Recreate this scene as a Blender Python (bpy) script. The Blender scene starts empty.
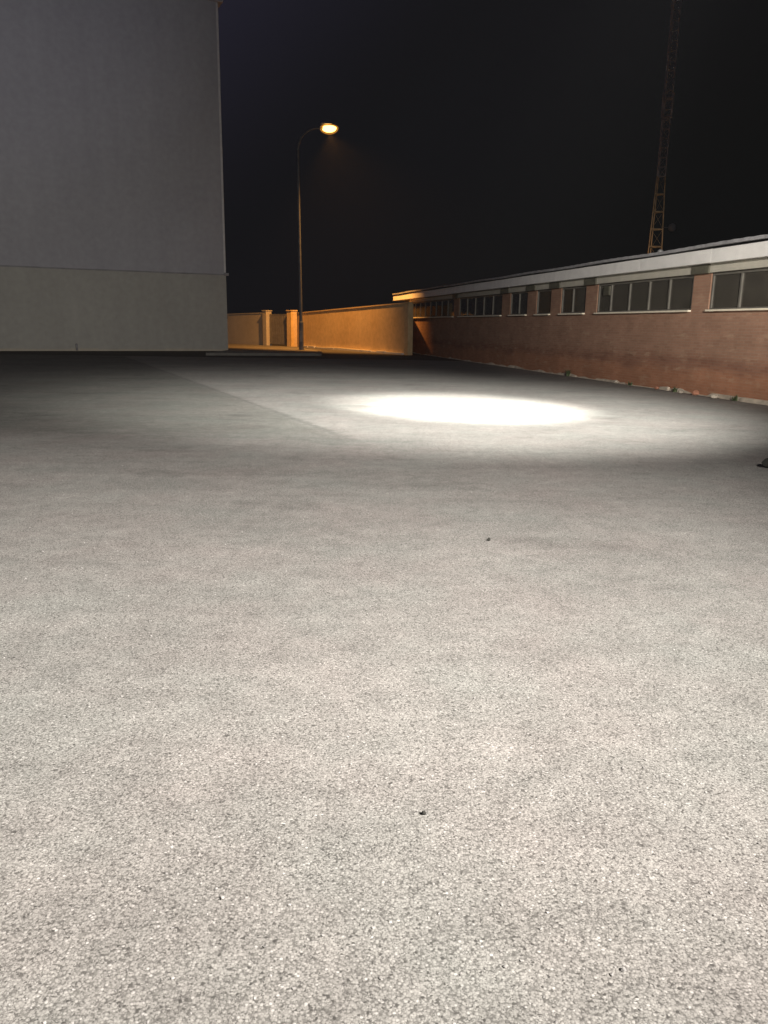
import bpy, bmesh, math, random
from mathutils import Vector, Matrix
random.seed(7)
R = math.radians
sc = bpy.context.scene
col = sc.collection

# ------------------------------------------------------------------ helpers
def link(o, parent=None):
    col.objects.link(o)
    if parent is not None:
        o.parent = parent
    return o

def tag(o, label=None, cat=None, group=None, kind=None):
    if label: o['label'] = label
    if cat: o['category'] = cat
    if group: o['group'] = group
    if kind: o['kind'] = kind
    elif cat: o['kind'] = 'thing'
    return o

def empty(name, loc=(0, 0, 0), rz=0.0):
    o = bpy.data.objects.new(name, None)
    o.empty_display_size = 0.3
    o.location = loc
    o.rotation_euler = (0, 0, rz)
    return link(o)

def build(name, bm, mat, parent=None, smooth=False, loc=None):
    me = bpy.data.meshes.new(name)
    bmesh.ops.recalc_face_normals(bm, faces=bm.faces[:])
    bm.to_mesh(me)
    bm.free()
    if mat is not None:
        for m in (mat if isinstance(mat, (list, tuple)) else [mat]):
            me.materials.append(m)
    if smooth:
        for p in me.polygons:
            p.use_smooth = True
    o = bpy.data.objects.new(name, me)
    if loc: o.location = loc
    return link(o, parent)

def box(bm, x0, x1, y0, y1, z0, z1, bev=0.0, mi=0):
    v = [bm.verts.new((x, y, z)) for z in (z0, z1) for y in (y0, y1) for x in (x0, x1)]
    fs = [bm.faces.new([v[i] for i in q]) for q in
          ((0, 2, 3, 1), (4, 5, 7, 6), (0, 1, 5, 4), (2, 6, 7, 3), (0, 4, 6, 2), (1, 3, 7, 5))]
    for f in fs: f.material_index = mi
    if bev > 0:
        es = list({e for f in fs for e in f.edges})
        bmesh.ops.bevel(bm, geom=es, offset=bev, segments=2, affect='EDGES', profile=0.6)

def nb(): return bmesh.new()

def tube(bm, pts, rads, n=12, cap=True):
    """swept tube through pts with a radius per point"""
    pts = [Vector(p) for p in pts]
    if not isinstance(rads, (list, tuple)): rads = [rads] * len(pts)
    rings = []
    ref = None
    for i, p in enumerate(pts):
        t = (pts[min(i + 1, len(pts) - 1)] - pts[max(i - 1, 0)]).normalized()
        if ref is None:
            ref = Vector((0, 1, 0)) if abs(t.y) < 0.9 else Vector((1, 0, 0))
        u = (ref - t * ref.dot(t)).normalized()
        w = t.cross(u)
        ref = u
        rings.append([bm.verts.new(p + (u * math.cos(a) + w * math.sin(a)) * rads[i])
                      for a in [2 * math.pi * k / n for k in range(n)]])
    for a, b in zip(rings, rings[1:]):
        for k in range(n):
            bm.faces.new((a[k], a[(k + 1) % n], b[(k + 1) % n], b[k]))
    if cap:
        bm.faces.new(rings[0][::-1]); bm.faces.new(rings[-1])

def prism(bm, poly, z0, z1):
    """upright prism over a ground outline; z0/z1 numbers or one per corner"""
    n = len(poly)
    a = z0 if isinstance(z0, (list, tuple)) else [z0] * n
    b = z1 if isinstance(z1, (list, tuple)) else [z1] * n
    lo = [bm.verts.new((p[0], p[1], a[i])) for i, p in enumerate(poly)]
    hi = [bm.verts.new((p[0], p[1], b[i])) for i, p in enumerate(poly)]
    bm.faces.new(lo[::-1]); bm.faces.new(hi)
    for i in range(n):
        j = (i + 1) % n
        bm.faces.new((lo[i], lo[j], hi[j], hi[i]))

def rock(name, mat, size, seed, squash=0.6, parent=None):
    rr = random.Random(seed)
    bm = nb()
    bmesh.ops.create_icosphere(bm, subdivisions=2, radius=1.0)
    dirs = [Vector((rr.uniform(-1, 1), rr.uniform(-1, 1), rr.uniform(-1, 1))).normalized() for _ in range(9)]
    cuts = [rr.uniform(0.55, 0.9) for _ in dirs]
    for v in bm.verts:
        for d, c in zip(dirs, cuts):
            k = v.co.dot(d)
            if k > c: v.co -= d * (k - c)
        v.co *= 1 + rr.uniform(-.06, .06)
        v.co = Vector((v.co.x * size[0], v.co.y * size[1], v.co.z * size[2]))
    zmin = min(v.co.z for v in bm.verts)
    for v in bm.verts: v.co.z -= zmin * 0.85
    return build(name, bm, mat, parent)

# ------------------------------------------------------------------ materials
class M:
    def __init__(s, name):
        s.m = bpy.data.materials.new(name)
        s.m.use_nodes = True
        s.t = s.m.node_tree
        s.b = s.t.nodes['Principled BSDF']
        s.out = s.t.nodes['Material Output']
    def n(s, kind, **kw):
        nd = s.t.nodes.new(kind)
        for k, v in kw.items():
            if k.startswith('i_'):
                nd.inputs[k[2:].replace('_', ' ')].default_value = v
            else:
                setattr(nd, k, v)
        return nd
    def l(s, a, b): s.t.links.new(a, b)
    def math(s, op, a, b=None, c=None, clamp=False):
        nd = s.n('ShaderNodeMath', operation=op); nd.use_clamp = clamp
        for i, x in enumerate((a, b, c)):
            if x is None: continue
            if isinstance(x, (int, float)): nd.inputs[i].default_value = x
            else: s.l(x, nd.inputs[i])
        return nd.outputs[0]
    def mix(s, f, a, b, mode='MIX'):
        nd = s.n('ShaderNodeMix', data_type='RGBA', blend_type=mode)
        for x, sock in ((f, nd.inputs[0]), (a, nd.inputs[6]), (b, nd.inputs[7])):
            if isinstance(x, (int, float)): sock.default_value = x
            elif isinstance(x, tuple): sock.default_value = (*x, 1) if len(x) == 3 else x
            else: s.l(x, sock)
        return nd.outputs[2]
    def ramp(s, fac, stops):
        nd = s.n('ShaderNodeValToRGB')
        e = nd.color_ramp.elements
        while len(e) < len(stops): e.new(0.5)
        for el, (p, c) in zip(e, stops):
            el.position = p
            el.color = (c, c, c, 1) if isinstance(c, (int, float)) else (*c, 1)
        s.l(fac, nd.inputs[0])
        return nd.outputs[0]
    def coord(s, scale=(1, 1, 1)):
        tc = s.n('ShaderNodeTexCoord')
        mp = s.n('ShaderNodeMapping')
        mp.inputs['Scale'].default_value = scale
        s.l(tc.outputs['Object'], mp.inputs[0])
        return mp.outputs[0]
    def noise(s, vec, scale, detail=4, rough=0.55):
        nd = s.n('ShaderNodeTexNoise')
        nd.inputs['Scale'].default_value = scale
        nd.inputs['Detail'].default_value = detail
        nd.inputs['Roughness'].default_value = rough
        s.l(vec, nd.inputs['Vector'])
        return nd.outputs[0]
    def bump(s, h, strength, dist=0.01):
        nd = s.n('ShaderNodeBump')
        nd.inputs['Strength'].default_value = strength
        nd.inputs['Distance'].default_value = dist
        s.l(h, nd.inputs['Height'])
        s.l(nd.outputs[0], s.b.inputs['Normal'])
    def base(s, c):
        if isinstance(c, tuple): s.b.inputs['Base Color'].default_value = (*c, 1)
        else: s.l(c, s.b.inputs['Base Color'])
    def rough(s, r): s.b.inputs['Roughness'].default_value = r
    def spec(s, r): s.b.inputs['Specular IOR Level'].default_value = r

def asphalt(name, tint=(1, 1, 1), k=1.0, patch=False):
    m = M(name)
    v = m.coord()
    # slight warp so the stones are not perfect cells
    vor = m.n('ShaderNodeTexVoronoi', feature='F1'); vor.inputs['Scale'].default_value = 150; vor.inputs['Randomness'].default_value = 1
    m.l(v, vor.inputs['Vector'])
    vo2 = m.n('ShaderNodeTexVoronoi', feature='F1'); vo2.inputs['Scale'].default_value = 330
    m.l(v, vo2.inputs['Vector'])
    s1 = m.n('ShaderNodeSeparateColor'); m.l(vor.outputs['Color'], s1.inputs[0])
    s2 = m.n('ShaderNodeSeparateColor'); m.l(vo2.outputs['Color'], s2.inputs[0])
    stone = m.ramp(s1.outputs[0], [(0.0, (.055, .052, .048)), (.13, (.125, .12, .11)), (.30, (.20, .192, .178)), (.75, (.25, .24, .223)), (.96, (.295, .284, .265)), (1.0, (.39, .375, .355))])
    grit = m.ramp(s2.outputs[1], [(0.0, (.07, .067, .062)), (.22, (.165, .158, .147)), (1.0, (.275, .264, .245))])
    pick = m.math('GREATER_THAN', s1.outputs[2], 0.52)
    c = m.mix(pick, grit, stone)
    # dark bitumen between the stones
    gap = m.ramp(m.math('MULTIPLY', vor.outputs['Distance'], 1.0), [(.46, 0.0), (.80, 1.0)])
    c = m.mix(m.math('MULTIPLY', gap, .6), c, (.06, .056, .052))
    # open pits where binder is missing
    pn = m.noise(v, 80, 3, .65)
    pit = m.ramp(pn, [(.61, 0.0), (.68, 1.0)])
    c = m.mix(m.math('MULTIPLY', pit, .8), c, (.045, .042, .04))
    # broad wear, tyre polish and dust
    big = m.noise(v, .55, 6, .6)
    c = m.mix(1.0, c, m.ramp(big, [(.25, .84), (.75, 1.16)]), 'MULTIPLY')
    mid = m.noise(v, 5.5, 4, .6)
    c = m.mix(1.0, c, m.ramp(mid, [(.25, .84), (.75, 1.15)]), 'MULTIPLY')
    strk = m.noise(m.coord((.35, 2.2, 1)), 1.1, 5, .65)
    c = m.mix(1.0, c, m.ramp(strk, [(.30, .90), (.62, 1.03)]), 'MULTIPLY')
    hue = m.noise(v, .9, 4, .6)
    c = m.mix(1.0, c, m.ramp(hue, [(.32, (1.03, .99, .975)), (.66, (.972, 1.003, .982))]), 'MULTIPLY')
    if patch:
        # left lot shade put into the colour, up to a ragged diagonal joint
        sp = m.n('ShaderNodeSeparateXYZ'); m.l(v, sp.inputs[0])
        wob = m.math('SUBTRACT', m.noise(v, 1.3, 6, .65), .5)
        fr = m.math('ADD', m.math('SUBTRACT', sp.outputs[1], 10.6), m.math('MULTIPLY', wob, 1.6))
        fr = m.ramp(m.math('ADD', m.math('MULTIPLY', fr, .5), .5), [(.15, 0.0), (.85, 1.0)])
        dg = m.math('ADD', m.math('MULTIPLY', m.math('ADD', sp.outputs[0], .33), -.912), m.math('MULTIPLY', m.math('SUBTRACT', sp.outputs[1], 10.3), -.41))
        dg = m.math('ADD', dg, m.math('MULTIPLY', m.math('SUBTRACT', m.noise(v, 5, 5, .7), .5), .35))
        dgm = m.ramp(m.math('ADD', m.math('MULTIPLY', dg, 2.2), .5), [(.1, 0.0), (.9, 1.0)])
        shade_msk = m.math('MULTIPLY', fr, dgm)
        c = m.mix(shade_msk, c, m.mix(1.0, c, (.70, .715, .70), 'MULTIPLY'))
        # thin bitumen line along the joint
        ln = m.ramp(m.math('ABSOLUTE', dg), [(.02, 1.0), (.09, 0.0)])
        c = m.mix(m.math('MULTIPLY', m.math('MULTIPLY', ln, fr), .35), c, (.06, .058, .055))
    # a few darker oil blotches
    oil = m.ramp(m.noise(m.coord((.8, 1.3, 1)), .8, 3, .5), [(.60, 1.0), (.76, .68)])
    c = m.mix(1.0, c, oil, 'MULTIPLY')
    c = m.mix(1.0, c, tuple(x * k for x in tint), 'MULTIPLY')
    m.base(c)
    m.rough(.92); m.spec(.18)
    h = m.math('SUBTRACT', 1.0, vor.outputs['Distance'])
    h = m.math('ADD', h, m.math('MULTIPLY', s1.outputs[1], .5))
    h = m.math('SUBTRACT', h, m.math('MULTIPLY', vo2.outputs['Distance'], .35))
    h = m.math('SUBTRACT', h, m.math('MULTIPLY', pit, .5))
    m.bump(h, .32, .004)
    return m.m

def render_coat(name, c0, c1, patch=.5, fine=.06):
    m = M(name)
    v = m.coord()
    a = m.noise(v, .35, 6, .6)
    b = m.noise(m.coord((1.6, 1.6, .22)), .9, 5, .6)          # rain streaks
    c = m.mix(m.ramp(a, [(.3, 0.0), (.7, 1.0)]), c0, c1)
    c = m.mix(1.0, c, m.ramp(b, [(.3, .95), (.7, 1.03)]), 'MULTIPLY')
    d = m.noise(v, 3.5, 4, .6)
    c = m.mix(1.0, c, m.ramp(d, [(.3, 1 - fine), (.7, 1 + fine)]), 'MULTIPLY')
    m.base(c); m.rough(.9); m.spec(.2)
    m.bump(m.noise(v, 22, 4, .6), .12, .01)
    return m.m

def plain(name, c, rough=.6, metal=0.0, var=.15, scale=6.0, bump=.08):
    m = M(name)
    v = m.coord()
    a = m.noise(v, scale, 4, .6)
    m.base(m.mix(m.ramp(a, [(.3, 0.0), (.7, 1.0)]), tuple(x * (1 - var) for x in c), tuple(min(1, x * (1 + var)) for x in c)))
    m.rough(rough); m.b.inputs['Metallic'].default_value = metal
    if bump: m.bump(m.noise(v, scale * 6, 3), bump, .004)
    return m.m

def brickwork(name):
    m = M(name)
    tc = m.n('ShaderNodeTexCoord')
    sp = m.n('ShaderNodeSeparateXYZ'); m.l(tc.outputs['Object'], sp.inputs[0])
    u = m.math('ADD', sp.outputs[0], sp.outputs[1])
    cb = m.n('ShaderNodeCombineXYZ'); m.l(u, cb.inputs[0]); m.l(sp.outputs[2], cb.inputs[1])
    br = m.n('ShaderNodeTexBrick')
    br.inputs['Scale'].default_value = 1.0
    br.inputs['Brick Width'].default_value = .25
    br.inputs['Row Height'].default_value = .065
    br.inputs['Mortar Size'].default_value = .006
    br.inputs['Mortar Smooth'].default_value = .3
    br.inputs['Color1'].default_value = (.29, .14, .09, 1)
    br.inputs['Color2'].default_value = (.38, .20, .13, 1)
    br.inputs['Mortar'].default_value = (.31, .22, .165, 1)
    m.l(cb.outputs[0], br.inputs['Vector'])
    c = br.outputs['Color']
    v = tc.outputs['Object']
    # upper wall faded / dusty, foot of the wall repainted a stronger red
    wob = m.math('ADD', sp.outputs[2], m.math('MULTIPLY', m.math('SUBTRACT', m.noise(m.coord((.5, .5, 1.2)), 1.1, 4, .6), .5), .55))
    up = m.ramp(m.math('DIVIDE', wob, 2.0), [(.36, 0.0), (.5, 1.0)])
    c = m.mix(m.math('MULTIPLY', up, .42), c, (.32, .215, .155))
    low = m.ramp(m.math('DIVIDE', wob, 2.0), [(.24, 1.0), (.36, 0.0)])
    c = m.mix(m.math('MULTIPLY', low, .45), c, (.42, .19, .10))
    # the dark damp course line about 0.7 m up
    band = m.ramp(m.math('DIVIDE', wob, 2.0), [(.25, 0.0), (.33, 1.0), (.38, 1.0), (.47, 0.0)])
    bn = m.ramp(m.noise(m.coord((.35, .35, 2.0)), 1.6, 4, .65), [(.35, .25), (.65, 1.0)])
    c = m.mix(m.math('MULTIPLY', m.math('MULTIPLY', band, bn), .55), c, (.17, .085, .06))
    # blotches: spalled pale bricks
    sp2 = m.ramp(m.noise(m.coord((.7, .7, 2.6)), 2.4, 5, .6), [(.55, 0.0), (.7, 1.0)])
    c = m.mix(m.math('MULTIPLY', sp2, .5), c, (.46, .33, .225))
    d = m.noise(v, 1.3, 5, .6)
    c = m.mix(1.0, c, m.ramp(d, [(.3, .82), (.7, 1.12)]), 'MULTIPLY')
    m.base(c); m.rough(.9); m.spec(.2)
    h = m.math('ADD', m.math('MULTIPLY', br.outputs['Fac'], -1.0), m.math('MULTIPLY', m.noise(v, 30, 3), .5))
    m.bump(h, .5, .006)
    return m.m

def glass(name):
    m = M(name)
    tr = m.n('ShaderNodeBsdfTransparent'); tr.inputs[0].default_value = (.82, .82, .78, 1)
    gl = m.n('ShaderNodeBsdfGlossy'); gl.inputs[0].default_value = (.8, .8, .8, 1); gl.inputs['Roughness'].default_value = .06
    df = m.n('ShaderNodeBsdfDiffuse')
    dn = m.noise(m.coord((1, 1, 2)), 1.8, 4, .6)
    m.l(m.mix(m.ramp(dn, [(.35, 0.0), (.7, 1.0)]), (.25, .225, .185), (.38, .345, .285)), df.inputs[0])   # grime on the panes
    fr = m.n('ShaderNodeFresnel'); fr.inputs[0].default_value = 1.45
    a = m.n('ShaderNodeMixShader'); a.inputs[0].default_value = .2
    m.l(tr.outputs[0], a.inputs[1]); m.l(df.outputs[0], a.inputs[2])
    b = m.n('ShaderNodeMixShader'); m.l(fr.outputs[0], b.inputs[0])
    m.l(a.outputs[0], b.inputs[1]); m.l(gl.outputs[0], b.inputs[2])
    m.l(b.outputs[0], m.out.inputs[0])
    return m.m

def emitter(name, c, s):
    m = M(name)
    m.base((.8, .8, .8))
    m.b.inputs['Emission Color'].default_value = (*c, 1)
    m.b.inputs['Emission Strength'].default_value = s
    return m.m

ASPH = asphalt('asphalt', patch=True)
CONC = plain('concrete_paving', (.15, .14, .125), .9, var=.25, scale=1.5, bump=.3)
KERB = plain('kerb_concrete', (.12, .113, .10), .85, var=.18, scale=3, bump=.3)
COAT_UP = render_coat('lavender_render', (.345, .342, .362), (.38, .377, .395))
COAT_LOW = render_coat('greenish_render', (.345, .337, .305), (.385, .377, .342))
COAT_DK = plain('ledge_grey', (.24, .235, .24), .8, var=.25, scale=1.2)
COAT_PALE = plain('pale_trim', (.55, .54, .53), .8, var=.12, scale=3)
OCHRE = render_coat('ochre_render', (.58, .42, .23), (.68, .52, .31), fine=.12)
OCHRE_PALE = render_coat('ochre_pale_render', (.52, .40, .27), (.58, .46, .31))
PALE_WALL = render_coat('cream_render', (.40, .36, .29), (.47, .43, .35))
BRICK = brickwork('brickwork')
FASCIA = render_coat('white_fascia_paint', (.76, .75, .73), (.84, .83, .80))
LINTEL = render_coat('beige_lintel_paint', (.42, .40, .34), (.50, .475, .41))
ROOFM = plain('weathered_sheet_roof', (.30, .30, .31), .7, var=.3, scale=4)
DARKM = plain('dark_vent_pier_shade', (.10, .095, .07), .7, var=.3)  # ventilator paint, also the dark blocks standing for shade at the pier heads
SILLM = plain('cream_sill', (.82, .75, .60), .7, var=.1)
FRAMEM = plain('grey_window_frame', (.13, .122, .105), .5, var=.2)
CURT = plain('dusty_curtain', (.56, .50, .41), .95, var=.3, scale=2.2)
CURT_DIM = plain('dimmed_far_curtain', (.20, .175, .14), .95, var=.3, scale=2.2)  # same curtain darkened for the far windows, where the light fades
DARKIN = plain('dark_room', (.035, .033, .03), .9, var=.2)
GLASS = glass('grimy_glass')
GALV = plain('galvanised_steel', (.33, .33, .33), .5, metal=.35, var=.2, scale=3)
POLEM = plain('dark_pole_paint', (.12, .13, .15), .95, var=.2, scale=3)
POLEM.node_tree.nodes['Principled BSDF'].inputs['Specular IOR Level'].default_value = .08
GATEM = plain('grey_gate_paint', (.17, .165, .165), .6, var=.2, scale=3)
MAST_LIT = plain('amber_lit_mast_paint', (.64, .49, .30), .7, var=.3, scale=3)  # lower mast colour warmed and brightened to carry the amber lamplight
MASTG = plain('grey_mast_paint', (.66, .66, .66), .7, var=.2, scale=3)
STONE_D = plain('dark_stone', (.018, .018, .014), .9, var=.3, scale=20)
STONE_P = plain('rubble_stone', (.38, .34, .28), .9, var=.3, scale=14)
RUB_R = plain('brick_rubble', (.32, .15, .095), .9, var=.3, scale=14)
WEED = plain('weed_leaf', (.055, .075, .03), .7, var=.35, scale=30)
MORTAR = plain('mortar_fillet', (.45, .39, .31), .95, var=.3, scale=5, bump=.4)
SODIUM = emitter('sodium_bulb_glow', (1.0, .55, .15), 12.0)
def frosted(name):
    m = M(name)
    m.t.nodes.remove(m.b)
    tr = m.n('ShaderNodeBsdfTransparent'); tr.inputs[0].default_value = (1, .9, .7, 1)
    em = m.n('ShaderNodeEmission'); em.inputs[0].default_value = (1.0, .42, .07, 1); em.inputs[1].default_value = .75
    mx = m.n('ShaderNodeMixShader'); mx.inputs[0].default_value = .38
    m.l(tr.outputs[0], mx.inputs[1]); m.l(em.outputs[0], mx.inputs[2]); m.l(mx.outputs[0], m.out.inputs[0])
    return m.m
BOWL = frosted('amber_glowing_glass')

# ------------------------------------------------------------------ ground
bm = nb()
v = [bm.verts.new(p) for p in ((-400, -60, 0), (400, -60, 0), (400, 700, 0), (-400, 700, 0))]
bm.faces.new(v)
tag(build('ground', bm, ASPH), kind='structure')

bm = nb()
bm.faces.new([bm.verts.new(p) for p in ((-34, 36.3, .004), (3.70, 36.3, .004), (1.25, 47.2, .004), (1.25, 80, .004), (-34, 80, .004))])
tag(build('road', bm, asphalt('road_asphalt', (1, .98, .96), .45)), kind='structure')

# corner pavement with kerb, beside the tall building
pv = [(-8.55, 38.02), (-3.45, 39.56), (-3.22, 39.75), (-3.30, 41.5), (-3.85, 47.0), (-5.75, 54.0), (-6.2, 54.45), (-8.9, 57.0), (-14, 62.6), (-14, 53.0), (-8.55, 45.2)]
bm = nb(); prism(bm, pv, -.05, [.118, .118, .115, .10, .045, .03, .03, .03, .03, .03, .09])
bmesh.ops.triangulate(bm, faces=bm.faces[:])
tag(build('pavement', bm, CONC), kind='structure')
def kerb(name, pts, w, h):
    bm = nb()
    for a, b in zip(pts, pts[1:]):
        a = Vector((*a, 0)); b = Vector((*b, 0)); L = (b - a).length; d = (b - a) / L
        n = Vector((-d.y, d.x, 0))
        k = max(1, round(L / 1.0))
        for i in range(k):
            p = a + d * (L * i / k + .006); q = a + d * (L * (i + 1) / k - .006)
            prism(bm, [(p - n * .02)[:2], (q - n * .02)[:2], (q + n * w)[:2], (p + n * w)[:2]], -.05, h + random.uniform(-.006, .006))
    tag(build(name, bm, KERB), kind='structure')
kerb('kerb', [(-8.55, 38.02), (-3.45, 39.56)], .16, .13)
kerb('kerb', [(-3.27, 39.75), (-3.32, 41.5)], .16, .12)
kerb('kerb', [(-3.32, 41.5), (-3.87, 47.0)], .16, .09)
kerb('kerb', [(-3.87, 47.0), (-5.8, 54.0)], .16, .06)

# ------------------------------------------------------------------ tall building on the left
LB = (-8.835, 44.81); LD = math.atan2(4.974, 10.343)
tb = empty('tall_building', (LB[0], LB[1], 0), LD)        # local x along the front, 0 at the right corner; y goes back
tag(tb, 'tall blank grey rendered building filling the left side, lavender above and greenish below', 'building')
W = -34.0
bm = nb(); box(bm, W, 0, 0, 14, 4.06, 18.6); build('wall', bm, COAT_UP, tb)['label'] = 'blank lavender grey upper wall'
bm = nb(); box(bm, W, 0.012, -.012, 13.9, 0, 4.055); build('wall', bm, COAT_LOW, tb)['label'] = 'greenish grey ground floor wall'
bm = nb()
x = W
while x < -.2:
    L = min(random.uniform(1.8, 3.2), -x - .1)
    zz = 4.075 + random.uniform(-.012, .012)
    box(bm, x, x + L - .01, -.055, .0, zz - .045, zz + .025)
    x += L
box(bm, -.1, .15, -.10, .12, 4.03, 4.17, .015)
build('ledge', bm, COAT_DK, tb)
bm = nb(); box(bm, -.09, .016, -.016, .10, 4.19, 17.3, .006); build('corner_trim', bm, COAT_PALE, tb)
bm = nb(); box(bm, W - .2, .26, -.12, 14.2, 17.35, 17.62, .02); box(bm, W - .15, .15, -.06, 14.1, 17.62, 17.75, .01); build('cornice', bm, COAT_UP, tb)
bm = nb()
x = W
while x < -.05:
    L = min(random.uniform(.8, 2.4), -x)
    box(bm, x, x + L - .008, -.045 - random.uniform(0, .02), -.012, -.02, random.uniform(.07, .13), .006)
    x += L
build('plinth', bm, PALE_WALL, tb)
bm = nb(); tube(bm, [(-7.9, .02, .34), (-7.9, -.14, .33), (-7.9, -.18, .28), (-7.9, -.18, .05)], .05, 10); build('drain_outlet', bm, COAT_DK, tb, True)

# ------------------------------------------------------------------ brick building on the right
# local x = along the facade away from the camera, local y: negative = towards the lot
BL = (8.015, 16.619); BA = math.atan2(29.469, -6.546)
# facade faces the lot: left-hand side of the direction is the lot, so local +y = lot
bb = empty('brick_building', (BL[0], BL[1], 0), BA)
tag(bb, 'long single storey brick building with a white eaves fascia and a row of windows', 'building')
S0, S1 = -9.5, 31.8
SILL, TOP, SOF = 1.93, 2.80, 3.0
piers = [(-9.5, -8.9), (-4.1, -3.4), (2.44, 3.12), (8.0, 8.75), (10.54, 11.33), (12.58, 13.40), (15.12, 16.0), (21.6, 22.4), (30.8, 31.8)]
bm = nb()
box(bm, S0, S1, -.26, 0, -.05, SILL)
for a, b in piers:
    box(bm, a, b, -.26, 0, SILL + .001, SOF - .004)
# lintel zone behind the beige panels, end walls and back wall
for (a0, a1), (b0, b1) in zip(piers, piers[1:]):
    box(bm, a1, b0, -.26, -.02, TOP + .004, SOF - .004)
box(bm, S0, S0 + .25, -7.7, -.26, -.05, SOF - .004)
box(bm, S1 - .25, S1, -7.7, -.26, -.05, SOF - .004)
box(bm, S0, S1, -8, -7.7, -.05, SOF - .004)
build('wall', bm, BRICK, bb)
bm = nb()
x = S0
prev = None
h = .06; w = .06
while x < S1:
    h = max(.012, min(.09, h + random.uniform(-.05, .05))); w = max(.03, min(.10, w + random.uniform(-.04, .04)))
    if random.random() < .12: h = .012
    cur = [bm.verts.new(p) for p in ((x, .003, -.02), (x, .003, h), (x, w * .6, h * .8), (x, w, -.02))]
    if prev:
        for q in range(4): bm.faces.new((prev[q], prev[(q + 1) % 4], cur[(q + 1) % 4], cur[q]))
    prev = cur
    x += random.uniform(.08, .45)
build('mortar_footing', bm, MORTAR, bb)
mull = {0: [-2.2, -1.0, .17, 1.37], 1: [4.18, 5.14, 6.16, 7.2], 2: [9.7]}
for i, ((a0, a1), (b0, b1)) in enumerate(zip(piers, piers[1:])):
    bm = nb(); box(bm, a1 + .004, b0 - .004, -.015, .06, TOP, SOF - .006, .006)
    build('lintel', bm, LINTEL, bb)
    x0, x1 = a1 + .02, b0 - .02
    # window frame (local y -.14..-.08), one mesh: outer rim and mullions
    k = i - 1
    ms = mull.get(k) if k in mull else [x0 + (x1 - x0) * j / max(1, round((x1 - x0) / 1.02)) for j in range(1, max(1, round((x1 - x0) / 1.02)))]
    bm = nb()
    zb, zt = SILL + .03, TOP - .005
    box(bm, x0, x0 + .05, -.085, -.02, zb, zt, .004)
    box(bm, x1 - .05, x1, -.085, -.02, zb, zt, .004)
    box(bm, x0 + .044, x1 - .044, -.083, -.022, zb + .001, zb + .05, .003)
    box(bm, x0 + .044, x1 - .044, -.083, -.022, zt - .06, zt - .001, .003)
    for mx in ms:
        box(bm, mx - .028, mx + .028, -.09, -.015, zb + .04, zt - .05, .003)
    fr = build('window', bm, FRAMEM, bb)
    bm = nb()
    stops = [x0 + .05] + [q for mx in ms for q in (mx - .028, mx + .028)] + [x1 - .05]
    for j in range(0, len(stops), 2):
        box(bm, stops[j] + .001, stops[j + 1] - .001, -.06, -.054, zb + .05, zt - .06)
    build('pane', bm, GLASS, fr)
    bm = nb(); box(bm, a1 - .02, b0 + .02, -.26, .075, SILL + .002, SILL + .03, .004) if False else box(bm, a1 + .005, b0 - .005, -.012, .085, SILL + .003, SILL + .045, .005)
    build('sill', bm, SILLM, fr)
    # curtains hung behind the glass
    bm = nb()
    ph = random.uniform(0, 6)
    xs = []
    x = x0
    x_stop = x1 - .15
    xstart = x0 + .02
    if k == 1: xstart = ms[0] + .30     # nearest pane of this window stands uncurtained
    x = xstart
    prev = None
    while x < x_stop:
        gapn = False
        y = -.19 + .05 * math.sin(x * 11 + ph) + .02 * math.sin(x * 29)
        pv_ = (bm.verts.new((x, y, zb - .05)), bm.verts.new((x, y, zt + .02)))
        if prev and not gapn: bm.faces.new((prev[0], pv_[0], pv_[1], prev[1]))
        prev = pv_
        x += .03
    bmesh.ops.delete(bm, geom=[v_ for v_ in bm.verts if not v_.link_faces], context='VERTS')
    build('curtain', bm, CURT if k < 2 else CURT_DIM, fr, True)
    if k == 1:
        bm = nb(); box(bm, 7.24, 7.62, -.035, .01, zt - .34, zt - .08, .01)
        for q in range(5): box(bm, 7.27, 7.59, .012, .03, zt - .31 + q * .045, zt - .285 + q * .045)
        build('ventilator', bm, DARKM, fr)
for a, b in piers:
    bm = nb(); box(bm, a - .002, b + .002, .002, .095, TOP - .01, SOF - .006, .008)
    build('pier_shade_block', bm, DARKM, bb)  # dark block added over each pier for the shade at its head
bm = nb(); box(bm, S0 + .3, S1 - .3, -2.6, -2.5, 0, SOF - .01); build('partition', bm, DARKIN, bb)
# eaves
bm = nb()
x = S0 - .9
while x < 34.2:
    L = min(random.uniform(3.0, 3.3), 34.3 - x)
    dz = random.uniform(-.008, .008)
    box(bm, x + .003, x + L - .003, .16, .22, SOF + dz, 3.30 + dz, .006)
    x += L
box(bm, S0 - .9, 34.3, -8.4, .158, SOF, SOF + .10)
build('fascia', bm, FASCIA, bb)
bm = nb()
# thin sheet roof, corrugated along its length, lapped a little unevenly above the fascia
x = S0 - 1.0
step = .105
prof = []
while x < 34.4:
    prof.append((x, .004 * math.sin(x * 2 * math.pi / .42) + .009 * math.sin(x * 1.1)))
    x += step
for (xa, za), (xb, zb_) in zip(prof, prof[1:]):
    vs = [bm.verts.new(p) for p in ((xa, .27, 3.345 + za), (xb, .27, 3.345 + zb_), (xb, -4.0, 3.50 + zb_), (xa, -4.0, 3.50 + za),
                                    (xa, .27, 3.415 + za), (xb, .27, 3.415 + zb_), (xb, -4.0, 3.55 + zb_), (xa, -4.0, 3.55 + za), )]
    for q in ((0, 1, 5, 4), (4, 5, 6, 7), (0, 3, 2, 1)):
        bm.faces.new([vs[j] for j in q])
    ve = [bm.verts.new(p) for p in ((xa, -4.0, 3.55 + za), (xb, -4.0, 3.55 + zb_), (xb, -8.6, 3.36 + zb_), (xa, -8.6, 3.36 + za))]
    bm.faces.new(ve)
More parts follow.
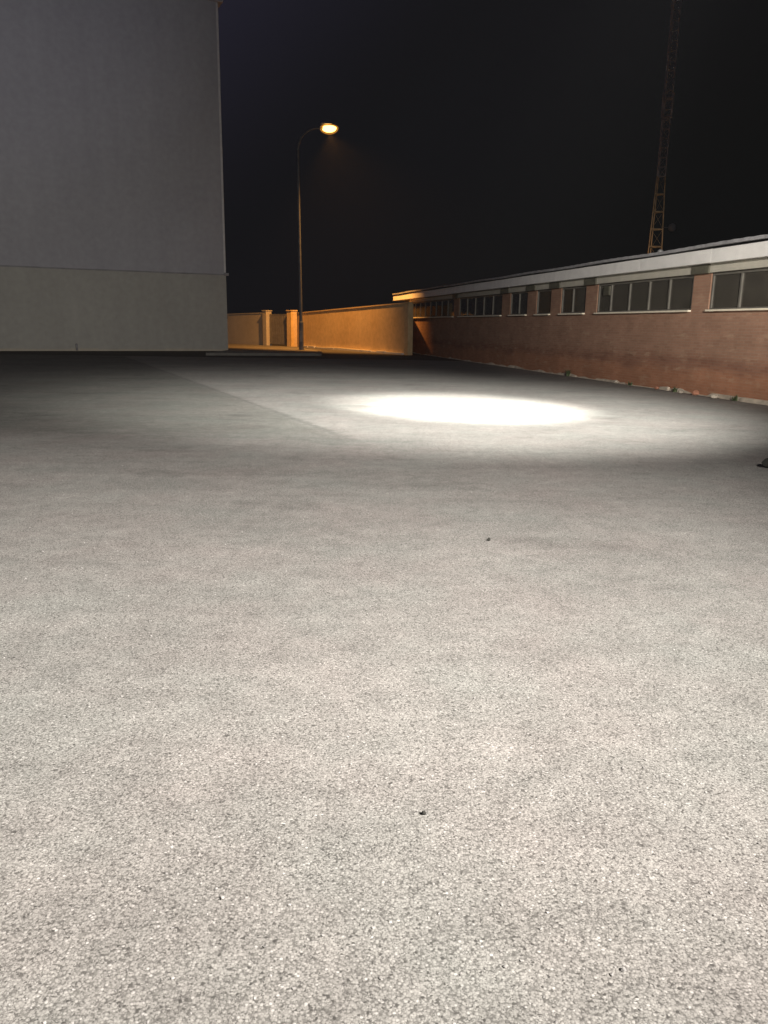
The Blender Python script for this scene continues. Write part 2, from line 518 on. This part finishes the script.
box(bm, S0 - .9, 34.25, -8.2, .10, SOF + .11, 3.335)
bmesh.ops.remove_doubles(bm, verts=bm.verts[:], dist=.0005)
rf = build('roof', bm, ROOFM, bb)
# small pipe cap showing over the eaves
bm = nb(); tube(bm, [(6.75, -1.2, 3.3), (6.75, -1.2, 3.62)], .05, 10); tube(bm, [(6.75, -1.2, 3.62), (6.75, -1.2, 3.65), (6.75, -1.2, 3.69), (6.75, -1.2, 3.72)], [.055, .085, .07, .03], 12)
build('vent_pipe', bm, GALV, rf, True)

# ------------------------------------------------------------------ walls at the far end
def wall_thing(name, label, cat, a, b, za, zb, th, mat, cope=None, group=None):
    o = empty(name, (a[0], a[1], 0), math.atan2(b[1] - a[1], b[0] - a[0]))
    tag(o, label, cat, group)
    L = math.hypot(b[0] - a[0], b[1] - a[1])
    bm = nb()
    prism(bm, [(0, 0), (L, 0), (L, th), (0, th)], -.05, [za, zb, zb, za])
    build('wall', bm, mat, o)
    if cope:
        bm = nb()
        prism(bm, [(0, -.03), (L, -.03), (L, th + .03), (0, th + .03)], [za + .003, zb + .003, zb + .003, za + .003], [za + .06, zb + .06, zb + .06, za + .06])
        build('coping', bm, cope, o)
    return o, L
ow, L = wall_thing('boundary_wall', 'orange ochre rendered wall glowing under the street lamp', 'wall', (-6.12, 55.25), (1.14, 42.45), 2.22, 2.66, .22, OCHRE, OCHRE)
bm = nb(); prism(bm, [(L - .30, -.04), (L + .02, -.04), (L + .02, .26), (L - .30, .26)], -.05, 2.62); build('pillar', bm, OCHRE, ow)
bm = nb()
x = 1.0
while x < L - .4:
    l_ = random.uniform(.8, 2.2); l_ = min(l_, L - .4 - x)
    box(bm, x, x + l_ - .01, -random.uniform(.10, .22), -.002, -.03, random.uniform(.08, .14), .01)
    x += l_ + random.choice([0, 0, .4])
build('footing', bm, COAT_PALE, ow)
# return of the same wall, running back to the brick building's corner
cs = math.cos(-math.atan2(42.45 - 55.25, 1.14 + 6.12)); sn = math.sin(-math.atan2(42.45 - 55.25, 1.14 + 6.12))
def to_local(p):
    dx, dy = p[0] + 6.12, p[1] - 55.25
    return (dx * cs - dy * sn, dx * sn + dy * cs)
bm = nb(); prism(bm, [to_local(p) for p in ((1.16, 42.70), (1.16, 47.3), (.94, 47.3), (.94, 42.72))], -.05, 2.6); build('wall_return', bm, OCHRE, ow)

def post(label, x, y, w, h, mat, rz):
    o = empty('gate_post', (x, y, 0), rz); tag(o, label, 'gate post', 'gate posts')
    bm = nb(); box(bm, -w / 2, w / 2, -w / 2, w / 2, -.05, h, .015); build('shaft', bm, mat, o)
    bm = nb(); box(bm, -w / 2 - .04, w / 2 + .04, -w / 2 - .04, w / 2 + .04, h + .002, h + .07, .015); build('cap', bm, mat, o)
    return o
ga = math.atan2(54.9 - 57.0, 1.95)
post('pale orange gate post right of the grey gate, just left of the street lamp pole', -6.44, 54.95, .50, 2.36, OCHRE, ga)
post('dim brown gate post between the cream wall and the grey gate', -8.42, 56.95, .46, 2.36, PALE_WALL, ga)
gt = empty('metal_gate', (-8.20, 56.75, 0), math.atan2(55.15 - 56.75, 1.55)); tag(gt, 'plain grey sheet metal gate shut between two rendered gate posts', 'gate')
GL = math.hypot(1.55, 1.6)
bm = nb()
for i in range(9):
    x = .06 + i * (GL - .12) / 9
    box(bm, x, x + (GL - .12) / 9 - .012, .01, .045, .16, 2.12, .006)
build('panel', bm, GATEM, gt)
bm = nb()
box(bm, 0, .055, 0, .06, .13, 2.18); box(bm, GL - .055, GL, 0, .06, .13, 2.18); box(bm, .056, GL - .056, 0, .06, 2.13, 2.18); box(bm, .056, GL - .056, 0, .06, .13, .155)
build('frame', bm, GATEM, gt)
bm = nb(); tube(bm, [(GL - .2, 0.01, 1.15), (GL - .2, -.05, 1.15), (GL - .32, -.05, 1.15)], .012, 8); build('handle', bm, GALV, gt)
wall_thing('boundary_wall', 'dull cream rendered wall between the tall grey building and the gate', 'wall', (-17.5, 66.8), (-8.62, 57.15), 2.0, 2.22, .22, PALE_WALL, PALE_WALL)

# ------------------------------------------------------------------ street lamp
sl = empty('street_lamp', (-4.95, 46.8, .06)); tag(sl, 'tall grey street lamp with a curved arm and a lit amber lamp', 'street lamp')
bm = nb()
pts = [(0, 0, 0)] + [(-.10 * t, 0, 10.75 * t) for t in (.1, .3, .5, .7, .9, 1.0)]
arc = [(-.10 + 1.15 * (1 - math.cos(a)), 0, 10.75 + 1.17 * math.sin(a)) for a in [R(90) * i / 12 for i in range(1, 13)]]
arm_pts = [pts[-1]] + arc + [(1.25, 0, 11.92)]
tube(bm, pts, [.105, .10, .093, .086, .078, .07, .066], 16); build('pole', bm, POLEM, sl, True)
bm = nb(); tube(bm, arm_pts, [.065] + [.058 - .0012 * i for i in range(13)], 12); build('arm', bm, POLEM, sl, True)
bm = nb(); tube(bm, [(0, 0, 0), (0, 0, .02), (0, 0, .021), (0, 0, 1.55), (0, 0, 1.62)], [.21, .21, .135, .13, .105], 16); build('base_sleeve', bm, POLEM, sl)
bm = nb(); box(bm, -.08, .08, -.155, -.115, .45, 1.05, .01); build('service_door', bm, GATEM, sl)
# luminaire: shallow shell with the glowing bowl under it
bm = nb()
N = 24; rows = 7
def shell(bm, up, sx, sy, h, cx, z, a0=0.0):
    rings = []
    for r in range(rows + 1):
        a = R(90) * r / rows
        k = math.cos(a)
        zz = z + up * h * math.sin(a)
        if r == rows:
            rings.append([bm.verts.new((cx, 0, zz))]); continue
        ring = []
        for j in range(N):
            t = 2 * math.pi * j / N
            cxo = math.cos(t)
            wy = sy * (1.0 if cxo > 0 else (1 - .35 * -cxo))      # narrows towards the arm
            ring.append(bm.verts.new((cx + sx * k * cxo, wy * k * math.sin(t), zz)))
        rings.append(ring)
    for a, b in zip(rings, rings[1:]):
        if len(b) == 1:
            for j in range(N): bm.faces.new((a[j], a[(j + 1) % N], b[0]))
        else:
            for j in range(N): bm.faces.new((a[j], a[(j + 1) % N], b[(j + 1) % N], b[j]))
    bm.faces.new(rings[0][::-1])
shell(bm, 1, .34, .14, .10, 1.45, 12.12)
tube(bm, [(1.10, 0, 11.92), (1.30, 0, 11.935)], [.05, .09], 12)
lm = build('luminaire', bm, GALV, sl, True)
def bowl(name, mat, par, sx, sy, hd, hu):
    bm = nb(); shell(bm, -1, sx, sy, hd, 1.63, 11.93); shell(bm, 1, sx, sy, hu, 1.63, 11.93)
    bmesh.ops.remove_doubles(bm, verts=bm.verts[:], dist=.001)
    bmesh.ops.delete(bm, geom=[f for f in bm.faces if len(f.verts) > 4], context='FACES_ONLY')
    return build(name, bm, mat, par, True)
bowl('glass_bowl', BOWL, lm, .51, .23, .33, .19)
bowl('bulb', SODIUM, lm, .40, .17, .23, .13)

# ------------------------------------------------------------------ lattice mast behind the brick building
MY = 60.0; MX = 19.27
mt = empty('lattice_mast', (MX, MY, 0)); tag(mt, 'tall thin lattice radio mast rising behind the brick roof, its lower part catching amber light', 'mast')
def mw(z):       # side radius of the triangle at height z
    return .87 - (.87 - .33) * min(z, 12.2) / 12.2
ang = [R(-150), R(-20), R(95)]
def leg_at(k, z):
    r = mw(z); return Vector((r * math.cos(ang[k]) * .98, r * math.sin(ang[k]), z))
ZS = 12.1
for k in range(3):
    bm = nb(); tube(bm, [leg_at(k, 0), leg_at(k, ZS)], [.045, .04], 8); build('leg', bm, MAST_LIT, mt)
    bm = nb(); tube(bm, [leg_at(k, ZS), leg_at(k, 34)], [.038, .03], 8); build('leg', bm, MASTG, mt)
def lattice(z0, z1, st, mat, rr, thick):
    bm = nb(); z = z0; fl = 0
    while z < z1 - .01:
        for k in range(3):
            j = (k + 1) % 3
            tube(bm, [leg_at(k, z), leg_at(j, z)], thick, 6)
            zn = min(z + st, z1)
            tube(bm, [leg_at(k if fl else j, z), leg_at(j if fl else k, zn)], rr, 6)
        z += st; fl ^= 1
    return bm
build('bracing', lattice(.2, ZS, 1.19, MAST_LIT, .007, .05), MAST_LIT, mt)
build('bracing', lattice(ZS, 34, .62, MASTG, .012, .02), MASTG, mt)
bm = nb()
for z in (16.0, 17.2):
    for k in range(3):
        a = leg_at(k, z) * 1.22; b = leg_at((k + 1) % 3, z) * 1.22; a.z = b.z = z
        tube(bm, [a, b], .035, 6)
for k in range(3):
    a = leg_at(k, 16.0) * 1.22; b = leg_at(k, 17.2) * 1.22; a.z = 15.9; b.z = 17.5
    tube(bm, [a, b], .05, 8)
build('aerial_ring', bm, MASTG, mt)
bm = nb()
tube(bm, [(.42, -.2, 8.65), (.95, -.25, 8.65)], .03, 8)
tube(bm, [(1.08, -.18, 8.65), (1.08, -.30, 8.65), (1.08, -.36, 8.65), (1.08, -.40, 8.65)], [.28, .28, .22, .05], 18)
build('drum_aerial', bm, POLEM, mt, True)

# ------------------------------------------------------------------ small things on the ground
def weed(label, s, y, h, n, seed):
    rr = random.Random(seed)
    bm = nb()
    for i in range(n):
        a = rr.uniform(0, 2 * math.pi); L = h * rr.uniform(.6, 1.15); lean = rr.uniform(.15, .9)
        w = rr.uniform(.008, .018)
        base = Vector((rr.uniform(-.05, .05), rr.uniform(-.03, .03), 0))
        d = Vector((math.cos(a), math.sin(a), 0)); sd = Vector((-d.y, d.x, 0))
        prev = None
        for q in range(5):
            t = q / 4
            p = base + d * (L * lean * t * t) + Vector((0, 0, L * (t - .35 * lean * t * t)))
            ww = w * (1 - t * .92) * (1 + 1.2 * t * (1 - t))
            cur = (bm.verts.new(p - sd * ww), bm.verts.new(p + sd * ww))
            if prev: bm.faces.new((prev[0], prev[1], cur[1], cur[0]))
            prev = cur
    dx, dy = math.cos(BA), math.sin(BA)
    # s along the facade, y metres out from it
    nx, ny = -dy, dx
    o = build('weed_tuft', bm, WEED, None)
    o.location = (BL[0] + dx * s + nx * y, BL[1] + dy * s + ny * y, 0)
    tag(o, label, 'weed', 'weeds at the foot of the brick wall')
weed('farthest dark weed tuft at the foot of the brick wall, beyond the light pool', 9.4, .12, .26, 40, 1)
weed('small weed tuft at the wall foot under the middle of the five pane window', 5.45, .12, .13, 24, 2)
weed('bushy green weed at the wall foot, just left of the nearest brick pier', 3.25, .14, .17, 34, 3)
weed('nearest weed tuft at the brick wall foot, at the right edge of the view', .95, .12, .15, 30, 4)
def on_facade(s, y):
    dx, dy = math.cos(BA), math.sin(BA)
    return (BL[0] + dx * s - dy * y, BL[1] + dy * s + dx * y, 0)
for i, (s, y, sz, mat, lab) in enumerate((
        (2.35, .16, (.10, .07, .065), RUB_R, 'broken red brick lump beside the wall foot under the nearest brick pier'),
        (4.05, .15, (.09, .07, .05), RUB_R, 'low reddish brick fragment at the wall foot left of the bushy weed'),
        (1.55, .20, (.11, .08, .05), STONE_P, 'pale flat rubble stone at the wall foot right of the nearest brick pier'),
        (2.85, .22, (.08, .06, .045), STONE_P, 'small pale rubble stone between the bushy weed and the red brick lump'),
        (6.2, .16, (.10, .08, .05), STONE_P, 'farthest pale rubble stone at the wall foot, left of the small middle weed tuft'))):
    o = rock('rubble_stone', mat, sz, 40 + i); o.location = on_facade(s, y); o.rotation_euler = (0, 0, i * 1.3)
    tag(o, lab, 'rubble', 'rubble at the foot of the brick wall')
o = rock('stone', STONE_D, (.12, .08, .075), 5); o.location = (4.36, 8.80, 0); o.rotation_euler = (0, 0, .3)
tag(o, 'fist sized dark lump lying alone on the asphalt at the right edge', 'stone')
o = rock('pebble', STONE_D, (.014, .013, .014), 6); o.location = (.76, 5.49, 0)
tag(o, 'tiny dark pebble alone on the asphalt in the middle distance', 'pebble', 'loose pebbles on the asphalt')
o = rock('pebble', STONE_D, (.008, .007, .009), 9); o.location = (.14, 2.2, 0)
tag(o, 'small black pebble on the pale asphalt in the foreground', 'pebble', 'loose pebbles on the asphalt')
# loose grit lying on the surface near the camera
bm = nb()
rr = random.Random(3)
for i in range(900):
    y = 1.0 + 7.5 * rr.random() ** 1.6
    x = rr.uniform(-1, 1) * (.62 * y + .4)
    s = rr.uniform(.0022, .0052) * (1.5 if rr.random() < .06 else 1)
    mtx = Matrix.Translation((x, y, s * .45)) @ Matrix.Rotation(rr.uniform(0, 6.28), 4, 'Z') @ Matrix.Rotation(rr.uniform(-.5, .5), 4, 'X') @ Matrix.Diagonal((s * rr.uniform(.8, 1.5), s, s * rr.uniform(.5, .9), 1))
    g = bmesh.ops.create_icosphere(bm, subdivisions=1, radius=1.0, matrix=mtx)
    for v_ in g['verts']: v_.co += Vector((rr.uniform(-1, 1), rr.uniform(-1, 1), rr.uniform(-1, 1))) * s * .18
tag(build('loose_grit', bm, plain('pale_grit', (.24, .23, .215), .9, var=.5, scale=60, bump=0)), 'loose pale grit scattered over the near asphalt', 'grit', kind='stuff')

# ------------------------------------------------------------------ lamps
def spot(name, loc, aim, watts, half, blend, colr, rad=.15):
    L = bpy.data.lights.new(name, 'SPOT')
    L.energy = watts; L.spot_size = R(2 * half); L.spot_blend = blend; L.color = colr; L.shadow_soft_size = rad
    o = bpy.data.objects.new(name, L); o.location = loc
    o.rotation_euler = (Vector(aim) - Vector(loc)).to_track_quat('-Z', 'Y').to_euler()
    return link(o)
WARM = (1.0, .93, .84); COOL = (1.0, .985, .93)
spot('unseen_floodlight', (4.0, -1.6, 5.6), (-6.6, 12.0, 0), 19200, 47, 1.0, (1.0, .945, .90), .2)        # over the photographer's shoulder
spot('unseen_floodlight', (4.2, -1.0, 5.2), (7.85, 17.6, 3.1), 21500, 14.5, 1.0, WARM, .2)                 # added fill along the brick wall, no known lamp
spot('unseen_floodlight', (4.5, 8.0, 9.5), (1.55, 15.1, 0), 62000, 12.9, 1.0, COOL, .15)                  # the pool of light
spot('unseen_floodlight', (4.5, 8.0, 9.5), (1.0, 15.0, 0), 25000, 32, 1.0, (1.0, .98, .93), .15)        # its spill
spot('unseen_floodlight', (-3.0, -2.0, 7.0), (-20, 41, 21), 6500, 19, 1.0, (.80, .80, 1.0), .2)         # added cool fill tinting the tall wall, no known lamp
spot('sodium_lamp', (-3.30, 46.8, 11.70), (.4, 55.0, 0), 19500, 58, .6, (1.0, .45, .105), .15)

# ------------------------------------------------------------------ thin haze added for the lamp glow
hz = M('lamp_glow_haze')
hz.t.nodes.remove(hz.b)
pvn = hz.n('ShaderNodeVolumePrincipled'); pvn.inputs['Density'].default_value = .0001; pvn.inputs['Color'].default_value = (.9, .9, .9, 1)
pvn.inputs['Anisotropy'].default_value = .2
hz.l(pvn.outputs[0], hz.out.inputs['Volume'])
bm = nb(); box(bm, -390, 390, -55, 690, -1.2, 38)
tag(build('haze', bm, hz.m), 'thin haze added to give a glow round the lamps', 'haze', kind='stuff')

# ------------------------------------------------------------------ night sky
w = bpy.data.worlds.new('World'); sc.world = w; w.use_nodes = True
t = w.node_tree; bg = t.nodes['Background']
tc = t.nodes.new('ShaderNodeTexCoord')
dp = t.nodes.new('ShaderNodeVectorMath'); dp.operation = 'DOT_PRODUCT'; dp.inputs[1].default_value = (-.62, .25, .75)
t.links.new(tc.outputs['Generated'], dp.inputs[0])
cr = t.nodes.new('ShaderNodeValToRGB')
cr.color_ramp.interpolation = 'EASE'
e = cr.color_ramp.elements
e[0].position = .12; e[0].color = (.0046, .0046, .0046, 1)
e[1].position = .80; e[1].color = (.024, .022, .040, 1)
em = cr.color_ramp.elements.new(.42); em.color = (.0066, .0064, .0076, 1)
t.links.new(dp.outputs['Value'], cr.inputs[0])
t.links.new(cr.outputs[0], bg.inputs[0]); bg.inputs[1].default_value = 1.0

# ------------------------------------------------------------------ camera
cam = bpy.data.cameras.new('camera'); co = bpy.data.objects.new('camera', cam); col.objects.link(co)
pitch, roll = R(13.3), .015
fwd = Vector((0, math.cos(pitch), -math.sin(pitch))); up0 = Vector((0, math.sin(pitch), math.cos(pitch))); r0 = Vector((1, 0, 0))
right = r0 * math.cos(roll) + up0 * math.sin(roll); up = up0 * math.cos(roll) - r0 * math.sin(roll)
mtx = Matrix((right, up, -fwd)).transposed().to_4x4(); mtx.translation = (0, 0, 1.5)
co.matrix_world = mtx
cam.sensor_fit = 'VERTICAL'; cam.sensor_height = 32.0; cam.lens = 32.0 * 788 / 1024
cam.clip_start = .05; cam.clip_end = 2000
sc.camera = co

vs = sc.view_settings
vs.view_transform = 'Standard'; vs.look = 'None'; vs.exposure = 0; vs.gamma = 1
sc.render.engine = 'CYCLES'
sc.cycles.use_denoising = True
sc.cycles.max_bounces = 5
sc.cycles.sample_clamp_indirect = 4
